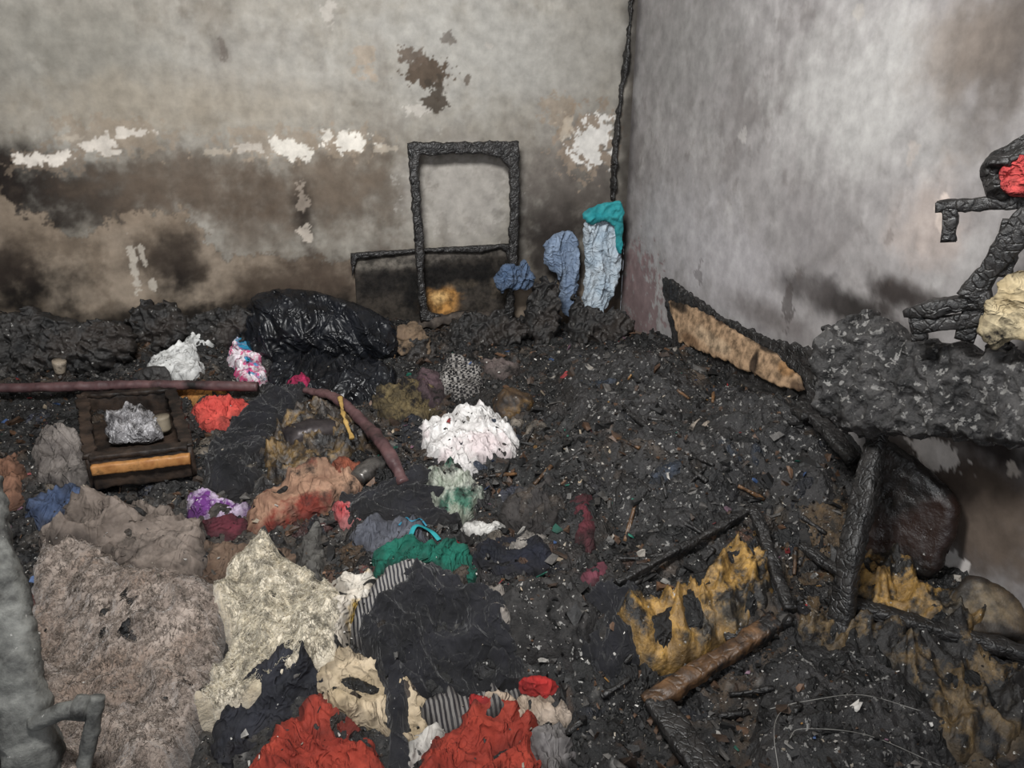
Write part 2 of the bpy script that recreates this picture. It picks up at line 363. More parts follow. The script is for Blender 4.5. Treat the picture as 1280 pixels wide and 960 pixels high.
def spec_back(S,Zz,sz):
    C=np.ones(S.shape+(3,))*L((152,147,138))
    f=fbm(S*2.2,Zz*2.2,41,6,.66);C=mixc(C,(120,113,103),ss(-.1,.6,f)*.75)
    f=fbm(S*4,Zz*3,43,6,.66);C=mixc(C,(174,170,162),ss(.0,.6,f)*.6)
    f=fbm(S*9,Zz*1.2,47,5,.62);C=mixc(C,(120,112,104),ss(.15,.7,f)*.4)
    f=fbm(S*14,Zz*14,49,4,.6);C=mixc(C,(112,104,94),ss(.25,.6,f)*.35)
    disp=np.zeros(S.shape)
    soft=[(60,60,160,70,(130,127,119),.6),(600,60,170,80,(170,168,163),.7),(330,80,110,60,(164,161,155),.55),
      (200,135,220,40,(152,142,127),.6),(0,235,170,50,(32,27,25),.98),(120,250,90,40,(48,41,37),.9),(30,280,90,30,(42,37,34),.9),(240,215,90,40,(84,74,65),.8),
      (250,235,150,40,(100,88,77),.85),(380,250,120,50,(90,79,69),.85),(480,250,40,80,(98,88,78),.75),(420,220,60,40,(112,100,88),.65),
      (715,250,60,70,(76,69,64),.9),(690,300,60,60,(44,39,37),.9),(700,200,70,60,(118,111,105),.6),(740,40,50,80,(150,146,139),.6),(275,62,10,14,(96,88,82),.6)]
    C,disp=blobs(C,disp,S,Zz,sz,soft,51,False)
    pl=[(-200,250),(0,258),(60,272),(100,300),(140,272),(200,268),(245,290),(285,325),(310,312),(360,322),(440,322),(500,335),(560,330),(640,330),(790,380)]
    q=np.array([sz(*p) for p in pl]);zb=np.interp(S,q[:,0],q[:,1])
    n=fbm(S*6,Zz*6,61,6,.68)*.13+fbm(S*26,Zz*26,65,3,.6)*.02
    m=1-ss(-.014,.014,Zz-zb+n);disp-=.0015*m
    C=mixc(C,(146,131,115),m*.85)
    edge=np.exp(-((Zz-zb+n)/.006)**2);C=mixc(C,(74,64,56),edge*.4)
    nn=fbm(S*4,Zz*4,63,6,.66);C=mixc(C,(98,86,74),m*ss(-.1,.4,nn)*.7)
    soft2=[(225,345,30,48,(30,26,24),.98),(215,318,60,30,(58,50,44),.8),(345,360,80,30,(64,54,46),.85),(30,370,70,40,(20,18,17),.98),(0,330,50,34,(46,39,35),.9),
      (320,290,55,35,(88,75,64),.6),(410,350,60,40,(74,63,55),.8),(380,268,14,36,(44,38,34),.9),(120,405,280,18,(26,23,21),.92),(400,392,140,24,(36,32,29),.9),(470,330,30,30,(66,56,50),.6)]
    C,disp=blobs(C,disp,S,Zz,sz,soft2,71,False)
    C,disp=blobs(C,disp,S,Zz,sz,[(577,245,66,62,(158,153,147),.85)],73,False)
    C,disp=blobs(C,disp,S,Zz,sz,[(575,240,50,44,(168,163,156),.7)],74,True)
    halo=[(735,178,34,38,(148,133,118),.8),(350,180,70,18,(150,136,120),.6),(140,172,70,22,(146,132,116),.6),(430,178,44,18,(150,136,120),.6),(700,140,20,20,(150,134,116),.6),(60,200,50,14,(130,116,102),.6)]
    C,disp=blobs(C,disp,S,Zz,sz,halo,75,True)
    peel=[(60,199,40,8,(216,208,198),1),(125,180,20,9,(206,198,188),1),(158,166,24,7,(200,192,182),1),(140,190,14,4,(200,192,182),1),(310,184,22,6,(190,182,172),.8),(345,182,10,12,(212,206,196),1),(368,188,18,12,(218,212,202),1),
      (435,178,28,10,(222,216,206),1),(412,172,10,8,(210,204,194),1),(738,180,22,26,(220,216,210),1),(755,160,10,14,(218,214,208),1),(708,156,10,14,(180,168,152),.8),
      (377,250,7,18,(160,148,136),.7),(382,290,8,11,(190,180,168),.8),(168,335,5,26,(190,182,170),.8),(178,318,4,16,(190,182,170),.7),(190,355,4,9,(186,178,166),.8),(410,16,7,14,(190,184,176),.6),(457,76,13,20,(162,146,128),.6),
      (523,136,14,7,(188,182,174),.8),(270,190,16,4,(176,166,152),.7),(480,186,16,4,(176,166,152),.7),(90,172,16,4,(176,166,152),.7),(612,58,5,4,(186,180,172),.6)]
    C,disp=blobs(C,disp,S,Zz,sz,peel,77,True)
    dk=[(535,92,24,20,(88,77,67),1),(515,72,14,12,(98,86,76),.9),(545,122,12,22,(74,66,58),.95),(560,48,8,8,(92,82,74),.7),(279,60,5,12,(96,88,82),.6),(585,100,4,6,(88,77,67),.8)]
    C,disp=blobs(C,disp,S,Zz,sz,dk,79,True)
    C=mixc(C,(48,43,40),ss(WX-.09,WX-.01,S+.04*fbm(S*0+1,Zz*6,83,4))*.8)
    return C,disp
def spec_right(S,Zz,sz):
    C=np.ones(S.shape+(3,))*L((154,150,149))
    f=fbm(S*2.6,Zz*2.6,141,6,.66);C=mixc(C,(122,117,115),ss(-.1,.6,f)*.7)
    f=fbm(S*5,Zz*2.8,143,6,.68);C=mixc(C,(182,179,177),ss(.0,.5,f)*.55)
    f=fbm(S*14,Zz*10,149,5,.65);C=mixc(C,(108,102,99),ss(.15,.6,f)*.4)
    disp=np.zeros(S.shape)
    soft=[(860,60,90,90,(138,136,134),.65),(1080,120,140,110,(180,178,175),.75),(1250,60,70,120,(94,86,80),.9),(1190,60,50,80,(130,120,112),.7),
      (900,330,110,60,(178,174,176),.8),(850,280,70,60,(176,173,174),.7),(1000,290,60,60,(142,138,138),.6),(1060,385,80,22,(44,40,38),.95),(1000,360,40,26,(84,79,78),.85),(1130,370,60,22,(52,46,44),.95),
      (1160,280,50,60,(184,170,162),.7),(960,395,70,20,(100,93,91),.75),(1200,620,140,110,(78,67,60),.97),(1250,660,60,60,(106,94,84),.8),(1240,560,60,20,(42,37,36),.9)]
    C,disp=blobs(C,disp,S,Zz,sz,soft,151,False)
    C,disp=blobs(C,disp,S,Zz,sz,[(797,370,26,50,(132,108,108),.8),(790,330,14,26,(146,126,126),.7)],153,True)
    peel=[(1165,566,32,24,(220,212,206),1),(1190,570,14,16,(214,206,200),1),(1190,705,22,18,(208,202,198),1),(1265,585,10,10,(200,190,180),.8),(877,400,20,12,(186,182,182),.6),
      (1075,12,7,10,(180,174,166),.5),(1180,268,10,22,(215,200,190),.7),(1140,190,6,14,(178,168,160),.5),(930,170,5,8,(190,186,182),.5)]
    C,disp=blobs(C,disp,S,Zz,sz,peel,155,True)
    dk=[(873,340,5,12,(104,99,99),.6),(998,345,5,12,(98,92,90),.6),(985,380,6,30,(80,74,72),.7),(1110,300,5,10,(120,112,108),.5)]
    C,disp=blobs(C,disp,S,Zz,sz,dk,157,True)
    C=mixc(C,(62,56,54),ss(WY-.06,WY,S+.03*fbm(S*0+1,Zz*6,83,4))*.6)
    return C,disp
hs=np.unique(np.r_[np.arange(LX,-1.9,.05),np.arange(-1.9,WX,.0065),WX]);zs=np.unique(np.r_[0,.25,.5,np.arange(.6,2.3,.0065),2.4,2.6,CH])
build_wall('wall_back','x',hs,zs,(0,WY,0),(0,1,0),spec_back)
hs=np.unique(np.r_[np.arange(FY,.9,.05),np.arange(.9,WY,.0065),WY]);zs=np.unique(np.r_[0,.15,np.arange(.3,2.3,.0065),2.4,2.6,CH])
build_wall('wall_right','y',hs,zs,(WX,0,0),(1,0,0),spec_right)
m_soot=M('sooty_paint',(70,66,62),(120,114,106),4,.95,bump=.3,bs=40)
def quad(name,pts,mat): return mesh_obj(name,np.array(pts,float),[[0,1,2,3]],mat,smooth=False)
quad('wall_left',[(LX,FY,0),(LX,WY,0),(LX,WY,CH),(LX,FY,CH)],m_soot)
quad('floor',[(LX,FY,0),(WX,FY,0),(WX,WY,0),(LX,WY,0)],M('sooty_floor',(30,28,26),(70,64,58),6,.9,bump=.4))
quad('ceiling',[(LX,FY,CH),(LX,WY,CH),(WX,WY,CH),(WX,FY,CH)],m_soot)
# ------------------------------------------------------------------ terrain colour
C=np.ones(GX.shape+(3,))*L((27,26,26))
f=fbm(GX*7,GY*7,201,5,.65);C=mixc(C,(60,58,57),ss(0,.5,f)*.6)
f=fbm(GX*5,GY*5,203,5,.65);C=mixc(C,(11,10,10),ss(0,.35,f)*.85)
f=fbm(GX*10,GY*10,205,4,.65);C=mixc(C,(88,64,46),ss(.25,.6,f)*.55)
f=fbm(GX*26,GY*26,207,3,.6);C=mixc(C,(130,127,123),ss(.45,.6,f)*.6)
n=fbm(GX*9,GY*9,209,4,.6)
for (u,v,r,c,st) in [(150,600,.35,(80,72,65),.5),(420,560,.25,(86,66,44),.5),(560,420,.2,(78,66,56),.6),(1050,730,.22,(104,80,46),.6),(1180,850,.25,(92,75,50),.6),(900,830,.2,(80,62,42),.5),(300,700,.3,(80,70,60),.5),(80,440,.35,(24,22,21),.85),(40,520,.25,(16,15,15),.85),(150,900,.4,(74,68,62),.5)]:
    p=gp(u,v);d=np.hypot(GX-p[0],GY-p[1])/r+n*.9;C=mixc(C,c,(1-ss(.5,1.2,d))*st)
mesh_obj('burnt_debris_pile',np.stack([GX,GY,Z],-1).reshape(-1,3),gridfaces(len(gy),len(gx)),m_attr,C.reshape(-1,3))
rag=[]
dark=[(18,17,17),(27,25,25),(40,38,38),(23,21,25),(54,46,40),(70,58,47),(32,34,42),(15,14,15),(15,14,15),(27,27,28),(46,42,40)]
lite=[(92,80,70),(114,104,94),(66,56,48),(50,46,46),(27,26,28),(80,62,44),(56,58,70),(134,124,112),(36,34,34),(94,66,48),(21,20,22),(21,20,22),(62,72,90),(100,60,56)]
def ragpass(n,box,pal,r0,r1,lst,px=False,t0=.008,t1=.03):
    for i in range(n):
        if px:
            q=gp(rng.uniform(box[0],box[1]),rng.uniform(box[2],box[3]));x,y=q[0],q[1]
        else: x=rng.uniform(box[0],box[1]);y=rng.uniform(box[2],box[3])
        if x>WX-.06 or y>WY-.05: continue
        r=rng.uniform(r0,r1);k=rng.integers(6,10);an=np.linspace(0,6.283,k,endpoint=False)+rng.uniform(0,.5,k);rr=r*rng.uniform(.4,1.35,k)
        st=rng.uniform(.3,1);ro=rng.uniform(0,3.14);ox=np.cos(an)*rr;oy=np.sin(an)*rr*st
        pts=np.stack([x+ox*math.cos(ro)-oy*math.sin(ro),y+ox*math.sin(ro)+oy*math.cos(ro)],1)
        drape('r',pts,None,th=rng.uniform(t0,t1),fold=rng.uniform(.006,.014),fs=rng.uniform(9,22),ang=rng.uniform(0,3),aniso=rng.choice([.25,.4,.7]),
          res=.006,edge=.010,wob=.018,world=True,collect=lst,col=L(pal[rng.integers(len(pal))])*rng.uniform(.6,1.25),dirt=.8)
ragpass(300,(-2.0,1.42,.75,3.2),dark,.03,.11,rag)
ragpass(190,(10,690,440,760),lite,.02,.075,rag,True)
m_rag=M('charred_rag',(120,120,120),(255,255,255),16,.66,attr=True,bump=.8,bs=110,soot=.3,ss_=14,speck=.45,specs=70,spec=.5,bd=.006,crease=16)
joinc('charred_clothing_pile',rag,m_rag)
# ------------------------------------------------------------------ leaning things at the back wall
p=np.array([0,3.255,0]);nb=np.array([0,-1.,0])
e=empty('burnt_picture',on_plane(540,395,p,nb))
plate('canvas',[(442,318),(636,308),(640,405),(447,408)],(0,3.275,0),nb,.006,m_flat,edge=.006,parent=e,sm=1,wob=.002,base=(56,51,46),
  paint=[(480,330,60,8,(116,110,102),.8,.5),(570,318,60,6,(102,96,90),.7,.5),(560,345,80,15,(22,20,19),.9,.5),(470,355,26,18,(34,31,29),.8,.5),(553,378,24,17,(186,136,76),1,.4),(548,372,10,8,(214,176,120),.8,.5),(598,380,30,16,(66,60,54),.9,.4),(480,385,30,16,(60,54,48),.7,.4),(515,372,12,14,(20,18,17),.9,.4),(625,360,12,14,(100,90,78),.6,.4),(530,388,12,10,(24,22,20),.9,.4),(575,355,20,5,(92,82,70),.6,.5)])
plate('frame',[(438,316),(638,304),(644,410),(444,412)],p,nb,.012,m_char,hole=[(447,324),(600,316),(632,315),(636,400),(540,402),(453,403)],edge=.008,parent=e,sm=1,wob=.003,amp=.003)
e=empty('charred_mirror_frame',on_plane(585,400,(0,3.2,0),nb))
plate('frame_rim',[(508,178),(580,177),(649,176),(650,240),(646,330),(641,402),(525,402),(517,290)],(0,3.2,0),nb,.014,m_char,
  hole=[(523,205),(533,195),(575,193),(615,194),(631,206),(637,225),(636,300),(630,386),(580,388),(535,388),(530,300)],edge=.010,parent=e,sm=1,wob=.007,amp=.0025,fr=60,res=.0045)
sweep('burnt_cable',[on_plane(793,-60,(0,3.285,0),nb),on_plane(786,40,(0,3.285,0),nb),on_plane(776,120,(0,3.285,0),nb),on_plane(769,185,(0,3.285,0),nb),on_plane(766,250,(0,3.285,0),nb)],.038,.018,m_char,sq=1,amp=.009,fr=30,curve=True,taper=[.4,.8,.6,1.2,.7,1.1,1.4,.9])
m_denim=M('washed_denim',(96,112,136),(132,148,170),14,.9,soot=.3,ss_=9,bump=.3,bs=200,crease=12)
m_lblue=M('pale_blue_cotton',(150,166,180),(188,198,206),10,.9,soot=.22,ss_=10,bump=.3,bs=200,crease=12)
m_teal2=M('turquoise_cotton',(26,120,128),(54,150,154),12,.85,soot=.25,ss_=12,bump=.3,bs=200)
nf=np.array([-math.sin(YW),-math.cos(YW),.15])
plate('denim_shirt',[(684,300),(704,288),(719,292),(724,320),(722,360),(716,394),(702,388),(698,345),(690,340),(680,322)],(0,3.19,0),nb,.018,m_denim,edge=.02,fold=.018,fs=10,aniso=.25,wob=.012,backth=.01)
plate('pale_blue_shirt',[(730,278),(752,262),(770,262),(777,300),(774,345),(764,372),(744,406),(727,402),(731,340)],(0,3.17,0),nb,.022,m_lblue,edge=.025,fold=.02,fs=9,aniso=.25,wob=.010,backth=.01)
plate('turquoise_towel',[(728,268),(742,258),(765,252),(778,254),(779,285),(777,318),(771,312),(767,284),(752,276),(738,282)],(0,3.125,0),nb,.012,m_teal2,edge=.012,fold=.01,fs=11,wob=.006,backth=.008)
plate('blue_denim_bundle',[(619,345),(632,330),(645,334),(655,326),(668,345),(662,362),(640,360),(626,366)],(0,3.12,0),nb,.022,M('faded_denim',(66,84,110),(98,116,142),14,.9,soot=.4,ss_=14,crease=14),edge=.035,fold=.026,fs=11,wob=.016,aniso=.5)
m_bundle=M('charred_textile',(15,14,14),(52,49,47),12,.6,bump=.9,bs=70,speck=.4,c3=(42,36,32),specs=50,spec=.6,bd=.008)
for nm,o,dp,th in [('charred_bundle',[(668,355),(690,350),(700,380),(695,430),(665,432),(655,400)],(680,430),.05),
   ('charred_bundle',[(715,370),(735,385),(780,388),(790,415),(760,440),(712,430)],(750,430),.05),
   ('charred_bundle',[(560,405),(600,392),(650,398),(660,425),(610,440),(555,435)],(610,430),.05),
   ('charred_bundle',[(163,395),(190,378),(225,388),(238,415),(215,438),(175,435)],(200,435),.06),
   ('charred_bundle',[(0,405),(35,385),(80,400),(120,404),(165,408),(160,450),(90,470),(0,470)],(80,460),.07),
   ('charred_bundle',[(240,400),(290,385),(320,395),(300,430),(250,440)],(280,435),.05),
   ('charred_bundle',[(500,430),(525,418),(545,430),(540,455),(510,462)],(515,450),.05)]:
    plate(nm,o,gp(*dp),nf+np.array([0,0,.3]),th,m_bundle,edge=th*1.2,fold=.036,fs=14,wob=.03,amp=.011,fr=45,wr=False)
m_brown=M('scorched_leather',(58,40,28),(104,78,58),16,.5,soot=.5,ss_=14,bump=.5,bs=60,spec=.5)
for nm,a,b,w in [('scorched_boot',(672,425),(676,368),.05),('scorched_boot',(735,425),(765,392),.05)]:
    pa=gp(*a);sweep(nm,[pa,at(b[0],b[1],depth(pa)*.99)],w,w*.9,m_brown,sq=1,amp=.008,fr=30,taper=[1,1.1,.9,.75])
pa=gp(545,415)
sweep('charred_sofa_arm',[at(495,425,depth(pa)),at(540,402,depth(pa)),at(600,398,depth(pa)),at(650,405,depth(pa))],.05,.05,M('ashy_board',(56,50,46),(94,85,77),14,.9,soot=.5),sq=.6,amp=.01,fr=20,curve=True,taper=[.4,1,1,.5])
plate('scorched_cardboard',[(498,408),(515,402),(528,408),(538,430),(533,452),(512,440),(500,448),(494,430)],gp(515,450)-(0,.03,0),nf,.006,M('cardboard',(96,79,64),(130,110,88),10,.9,soot=.5,ss_=12),edge=.006,wob=.014,fold=.01)
m_bag=M('garbage_bag_plastic',(10,11,14),(24,26,31),9,.42,bump=.25,bs=18,spec=.4,bd=.01,crease=9)
plate('garbage_bag',[(312,378),(335,364),(380,362),(430,374),(478,394),(496,415),(494,448),(450,452),(400,450),(335,462),(309,440),(305,405)],gp(400,448),nf+np.array([0,0,.35]),.10,m_bag,edge=.14,fold=.032,fs=4.2,ang=.6,aniso=.4,wob=.008,dirt=0)
# ------------------------------------------------------------------ leaning boards at the right wall
nr=np.array([-1.,0,.2])
e=empty('charred_board',on_plane(930,440,(WX-.05,2.5,.95),nr))
plate('burnt_layer',[(828,347),(842,350),(870,372),(905,396),(960,422),(1035,440),(1040,520),(1005,505),(960,492),(880,460),(845,440),(834,390)],(WX-.05,2.5,.95),nr,.01,m_char,edge=.01,wob=.012,amp=.004,parent=e,sm=1)
plate('exposed_wood',[(836,376),(856,380),(885,392),(930,420),(968,440),(1000,470),(1008,490),(975,484),(930,462),(880,440),(850,428)],(WX-.08,2.5,.95),nr,.008,m_flat,edge=.008,wob=.010,parent=e,sm=1,base=(166,138,110),
  paint=[(850,380,16,8,(40,34,30),.9,.4),(905,398,40,8,(60,44,34),.9,.4),(960,430,30,10,(30,26,24),.9,.3),(1000,485,12,10,(60,44,34),.8,.4),(890,425,30,10,(190,166,138),.7,.5),(945,455,5,20,(40,32,28),.9,.3),(930,475,40,10,(116,82,48),.8,.5),(865,425,14,8,(90,66,46),.8,.4),(985,460,14,10,(136,98,58),.7,.4)])
def gbeam(nm,a,b,w,t,mat=m_char,za=.02,zb=.02,**k):
    A=gp(*a)+(0,0,za);B=gp(*b)+(0,0,zb);k.setdefault('amp',.005)
    return sweep(nm,[A,(A+B)/2+(0,0,.004),B],w,t,mat,**k)
gbeam('charred_plank',(812,425),(1010,540),.05,.025,zb=.05)
gbeam('charred_plank',(1000,520),(1065,600),.05,.03,za=.04,zb=.06)
# ------------------------------------------------------------------ charred mattress on right wall
m_ash=M('ash_crust',(16,15,15),(74,72,71),14,.62,bump=1,bs=60,speck=.85,specs=50,specc=(122,120,117),bd=.012,lo=.38,hi=.66,spec=.6)
P0=on_plane(1150,480,(1.34,0,0),(1,0,0))
plate('charred_mattress',[(1036,420),(1060,402),(1110,396),(1140,425),(1200,432),(1290,440),(1330,480),(1330,570),(1280,560),(1200,548),(1120,545),(1065,540),(1030,500)],P0,(-1,-.35,.25),.06,m_ash,edge=.04,fold=.026,fs=10,wob=.024,amp=.010,fr=55,backth=.09,res=.005,wr=False)
Pc=on_plane(1230,330,(1.30,0,0),(1,0,0));nc=np.array([-.8,-.6,0.])
e=empty('charred_chair',on_plane(1200,400,Pc,nc))
def cb(nm,a,b,w,t=.02,**k):
    sweep(nm,[on_plane(*a,Pc,nc),on_plane(*b,Pc,nc)],w,t,m_char,up=(0,0,1) if abs(a[1]-b[1])<abs(a[0]-b[0]) else nc,parent=e,amp=.003,fr=60,sq=.3,**k)
cb('top_rail',(1170,259),(1300,250),.025,.024)
cb('top_rail_stub',(1188,262),(1186,302),.026)
cb('back_post',(1292,262),(1212,372),.045,.035,taper=[1,1.2,.8,1.1])
cb('second_post',(1268,275),(1250,345),.04)
cb('seat_rail',(1130,392),(1240,372),.04,.036,taper=[.5,1,.8,1])
cb('seat_slat',(1140,408),(1228,398),.03,.03)
cb('leg',(1225,372),(1205,425),.04)
cb('leg_b',(1145,392),(1150,425),.03)
m_red=M('red_knit',(160,50,52),(200,84,80),14,.9,soot=.2,ss_=9,bump=.4,bs=160,crease=20)
e=empty('red_clothing_bundle',on_plane(1260,220,Pc,nc))
plate('charred_wrap',[(1225,225),(1232,198),(1260,180),(1300,165),(1320,240),(1280,250),(1240,252)],Pc,nc,.03,m_char,edge=.04,fold=.02,parent=e,amp=.004)
plate('red_cloth',[(1248,215),(1262,198),(1300,185),(1320,235),(1280,246),(1255,240)],Pc+nc*.025,nc,.02,m_red,edge=.03,fold=.02,fs=14,parent=e,aniso=.5)
m_cream=M('cream_cotton',(166,148,114),(202,186,152),10,.9,soot=.28,ss_=8,bump=.3,bs=160,crease=13)
plate('cream_shirt',[(1222,426),(1228,395),(1248,355),(1285,336),(1320,335),(1320,424),(1275,424),(1245,432)],Pc+nc*.02,nc,.014,m_cream,edge=.02,fold=.02,fs=9,aniso=.3,ang=.7,wob=.014,dirt=.6)
pg=on_plane(1130,640,(1.40,0,0),(1,0,0))
plate('charred_suitcase',[(1088,548),(1120,556),(1165,590),(1200,634),(1192,675),(1165,722),(1112,706),(1076,684),(1064,630)],pg,(-.85,-.45,.25),.025,
   M('melted_shell',(12,11,10),(34,28,26),9,.4,bump=.6,bs=25,spec=.5,c3=(38,26,22),bd=.01,speck=.3,specs=50),edge=.025,fold=.004,fs=5,wob=.006,dirt=.2)
pb=gp(1048,800);sweep('charred_post',[pb-(0,0,.02),at(1062,700,depth(pb)*1.0),at(1100,530,depth(pb)*1.06)],.055,.04,m_char,up=(1,.3,0),amp=.004,taper=[1,.9,1.0,.8],fr=45)
# ------------------------------------------------------------------ draped clothing
D=drape
def fab(n,a,b=None,**k):
    k.setdefault('bump',.4);k.setdefault('bs',130);k.setdefault('soot',.16);k.setdefault('crease',12);return M(n,a,b or tuple(min(255,int(x*1.2)+6) for x in a),k.pop('scale',9),.92,**k)
m_black=fab('black_cotton',(11,11,14),(25,25,30),soot=0,sheen=.10,speck=.12,specs=70)
D('gray_knit_sweater',[(45,560),(75,545),(120,560),(130,600),(90,612),(45,600)],fab('gray_knit',(84,78,75),(126,119,114),soot=.25),th=.05,fold=.022)
D('brown_rag',[(-10,580),(22,575),(30,600),(26,626),(-10,630)],fab('brown_cotton',(94,65,50),(130,96,78)),th=.04,fold=.018)
D('blue_denim_jacket',[(32,628),(80,612),(130,618),(137,645),(100,660),(42,657)],fab('blue_denim',(46,58,82),(76,90,118),soot=.35),th=.04,fold=.02)
D('garbage_bag',[(335,455),(400,448),(470,452),(496,470),(480,496),(420,500),(350,488)],m_bag,th=.05,fold=.026,fs=7,dirt=0)
D('black_trousers',[(260,570),(290,530),(345,482),(385,490),(362,530),(335,560),(322,602),(265,612)],m_black,th=.04,fold=.024,aniso=.35,ang=.8)
D('white_plastic_bag',[(186,452),(212,438),(245,440),(256,470),(230,480),(190,472)],fab('white_plastic',(170,170,168),(210,210,208),soot=.18,spec=.5),th=.05,fold=.02,fs=11)
D('white_sock',[(230,436),(240,422),(262,420),(270,430),(255,438)],fab('white_cotton_b',(190,190,186),(220,220,218)),th=.04,fold=.014)
D('pink_floral_shirt',[(288,424),(302,410),(316,416),(326,445),(330,470),(300,478),(288,455)],M('pink_floral',(220,210,216),(196,70,120),28,.9,c3=(40,130,166),bump=.3,soot=.12,lo=.48,hi=.56,crease=14),th=.05,fold=.018,fs=11)
D('orange_scarf',[(214,490),(250,486),(282,492),(278,500),(235,502)],fab('orange_fabric',(186,122,62),(206,148,82)),th=.03)
D('red_tshirt',[(240,514),(262,502),(300,500),(314,518),(292,530),(276,542),(250,534)],fab('coral_red',(172,60,54),(204,86,76),soot=.1),th=.03,fold=.020,fs=11)
D('magenta_sock',[(358,486),(372,476),(388,482),(384,492)],fab('magenta',(140,30,68)),th=.03)
D('melted_foam_cushion',[(326,580),(345,540),(372,520),(400,505),(440,520),(460,555),(425,588),(372,602)],M('melted_foam_gold',(54,44,34),(128,102,60),16,.5,soot=.62,ss_=11,bump=.9,bs=50,c3=(92,85,80),speck=.3,specs=60,bd=.008,spec=.6),th=.06,fold=.026,fs=11,cloud=.012)
D('scorched_cushion',[(304,650),(330,612),(380,588),(430,590),(455,602),(420,630),(362,655),(325,668)],M('scorched_cushion_cloth',(120,90,74),(156,124,102),9,.9,soot=.28,ss_=10,c3=(112,46,36),bump=.3,crease=9),th=.06,fold=.018,fs=6)
D('orange_cotton_scrap',[(418,596),(440,586),(462,592),(452,606),(425,608)],fab('orange_b',(120,66,48)),th=.03,fold=.016)
D('red_sock',[(418,640),(436,630),(462,640),(450,658),(428,654)],fab('red_b',(150,42,46),(186,120,120)),th=.03,fold=.014,fs=14)
D('purple_print_scarf',[(228,632),(255,620),(295,622),(312,638),(285,650),(240,648)],M('purple_print',(94,46,110),(176,160,182),22,.9,bump=.3,soot=.2,ss_=12,lo=.46,hi=.56,crease=14),th=.03,fold=.016,fs=11)
D('maroon_sock',[(255,652),(300,645),(304,666),(262,672)],fab('maroon',(66,26,35),(90,38,48)),th=.03,fold=.016)
D('brown_curtain',[(250,690),(285,680),(330,690),(380,684),(400,700),(330,712),(262,735)],fab('brown_b',(78,61,50),(108,90,76),soot=.4),th=.03,fold=.024)
D('olive_lace_scarf',[(465,500),(500,478),(540,484),(556,510),(520,530),(480,524)],fab('olive_lace',(62,54,38),(110,96,66),soot=.55,ss_=16),th=.03,fold=.022,fs=12)
D('black_printed_tshirt',[(428,628),(470,612),(500,600),(530,592),(574,642),(562,658),(500,660),(440,652)],m_black,th=.03,fold=.018)
D('houndstooth_scarf',[(548,468),(568,452),(598,460),(604,484),(578,494),(552,490)],M('houndstooth',(26,26,28),(36,36,38),9,.9,pat='check',ps=90,pc=(138,134,130),soot=.3,bump=.3,crease=12),th=.04,fold=.018)
D('grey_striped_rag',[(600,450),(640,448),(650,470),(620,476)],fab('grey_r',(80,70,68),(108,98,94),soot=.45),th=.03,fold=.018)
D('mauve_rag',[(520,470),(545,468),(556,500),(530,505)],fab('mauve_r',(66,51,56),(94,76,80),soot=.45),th=.03,fold=.018)
D('charcoal_towel',[(640,612),(690,600),(700,650),(660,668),(625,650)],fab('charc_t',(38,36,36),(68,64,62),soot=.4),th=.03,fold=.022)
D('white_tshirt',[(530,534),(562,516),(610,514),(638,538),(645,568),(604,580),(590,602),(556,590),(530,566)],M('white_cotton',(192,188,186),(218,216,214),7,.92,soot=.06,ss_=8,bump=.3,bs=200,c3=(196,184,184),crease=11),th=.03,fold=.020,fs=10,dirt=.5)
D('pale_green_scarf',[(535,598),(572,590),(602,610),(592,640),(562,652),(540,632)],M('pale_green_print',(118,126,112),(172,174,164),16,.9,soot=.4,ss_=12,c3=(60,100,84),bump=.3,crease=12),th=.03,fold=.02,fs=11)
D('white_sock',[(575,658),(600,650),(626,656),(620,670),(590,672)],fab('white_c',(172,170,166)),th=.03,fold=.014)
D('red_beaded_scrap',[(704,500),(715,490),(732,496),(728,510),(710,516)],fab('dark_red',(90,24,28),(130,40,44),soot=.6,ss_=30,scale=30),th=.02,cloud=.008)
D('grey_ash_rag',[(860,540),(885,530),(915,535),(905,552),(870,555)],fab('ashrag',(120,110,100),(150,141,131),soot=.45,ss_=14),th=.02,fold=.018)
D('maroon_sleeve',[(718,642),(734,628),(745,655),(738,698),(720,698),(724,672)],fab('maroon_b',(70,28,34),(92,42,50),soot=.45),th=.02,fold=.018,wob=.03)
D('pink_rag',[(728,715),(748,707),(762,724),(738,732)],fab('pink_b',(90,42,54),(120,68,78),soot=.5),th=.02,fold=.016,wob=.03)
D('navy_cloth',[(590,690),(640,672),(680,690),(690,712),(640,722),(600,715)],fab('navy',(15,17,23),(30,32,42),soot=0),th=.03,fold=.022)
D('white_feather_scrap',[(640,690),(660,672),(685,676),(690,692),(665,690),(650,704)],fab('feather',(130,124,118),(176,170,162),soot=.5,ss_=20),th=.015,fold=.016,fs=16)
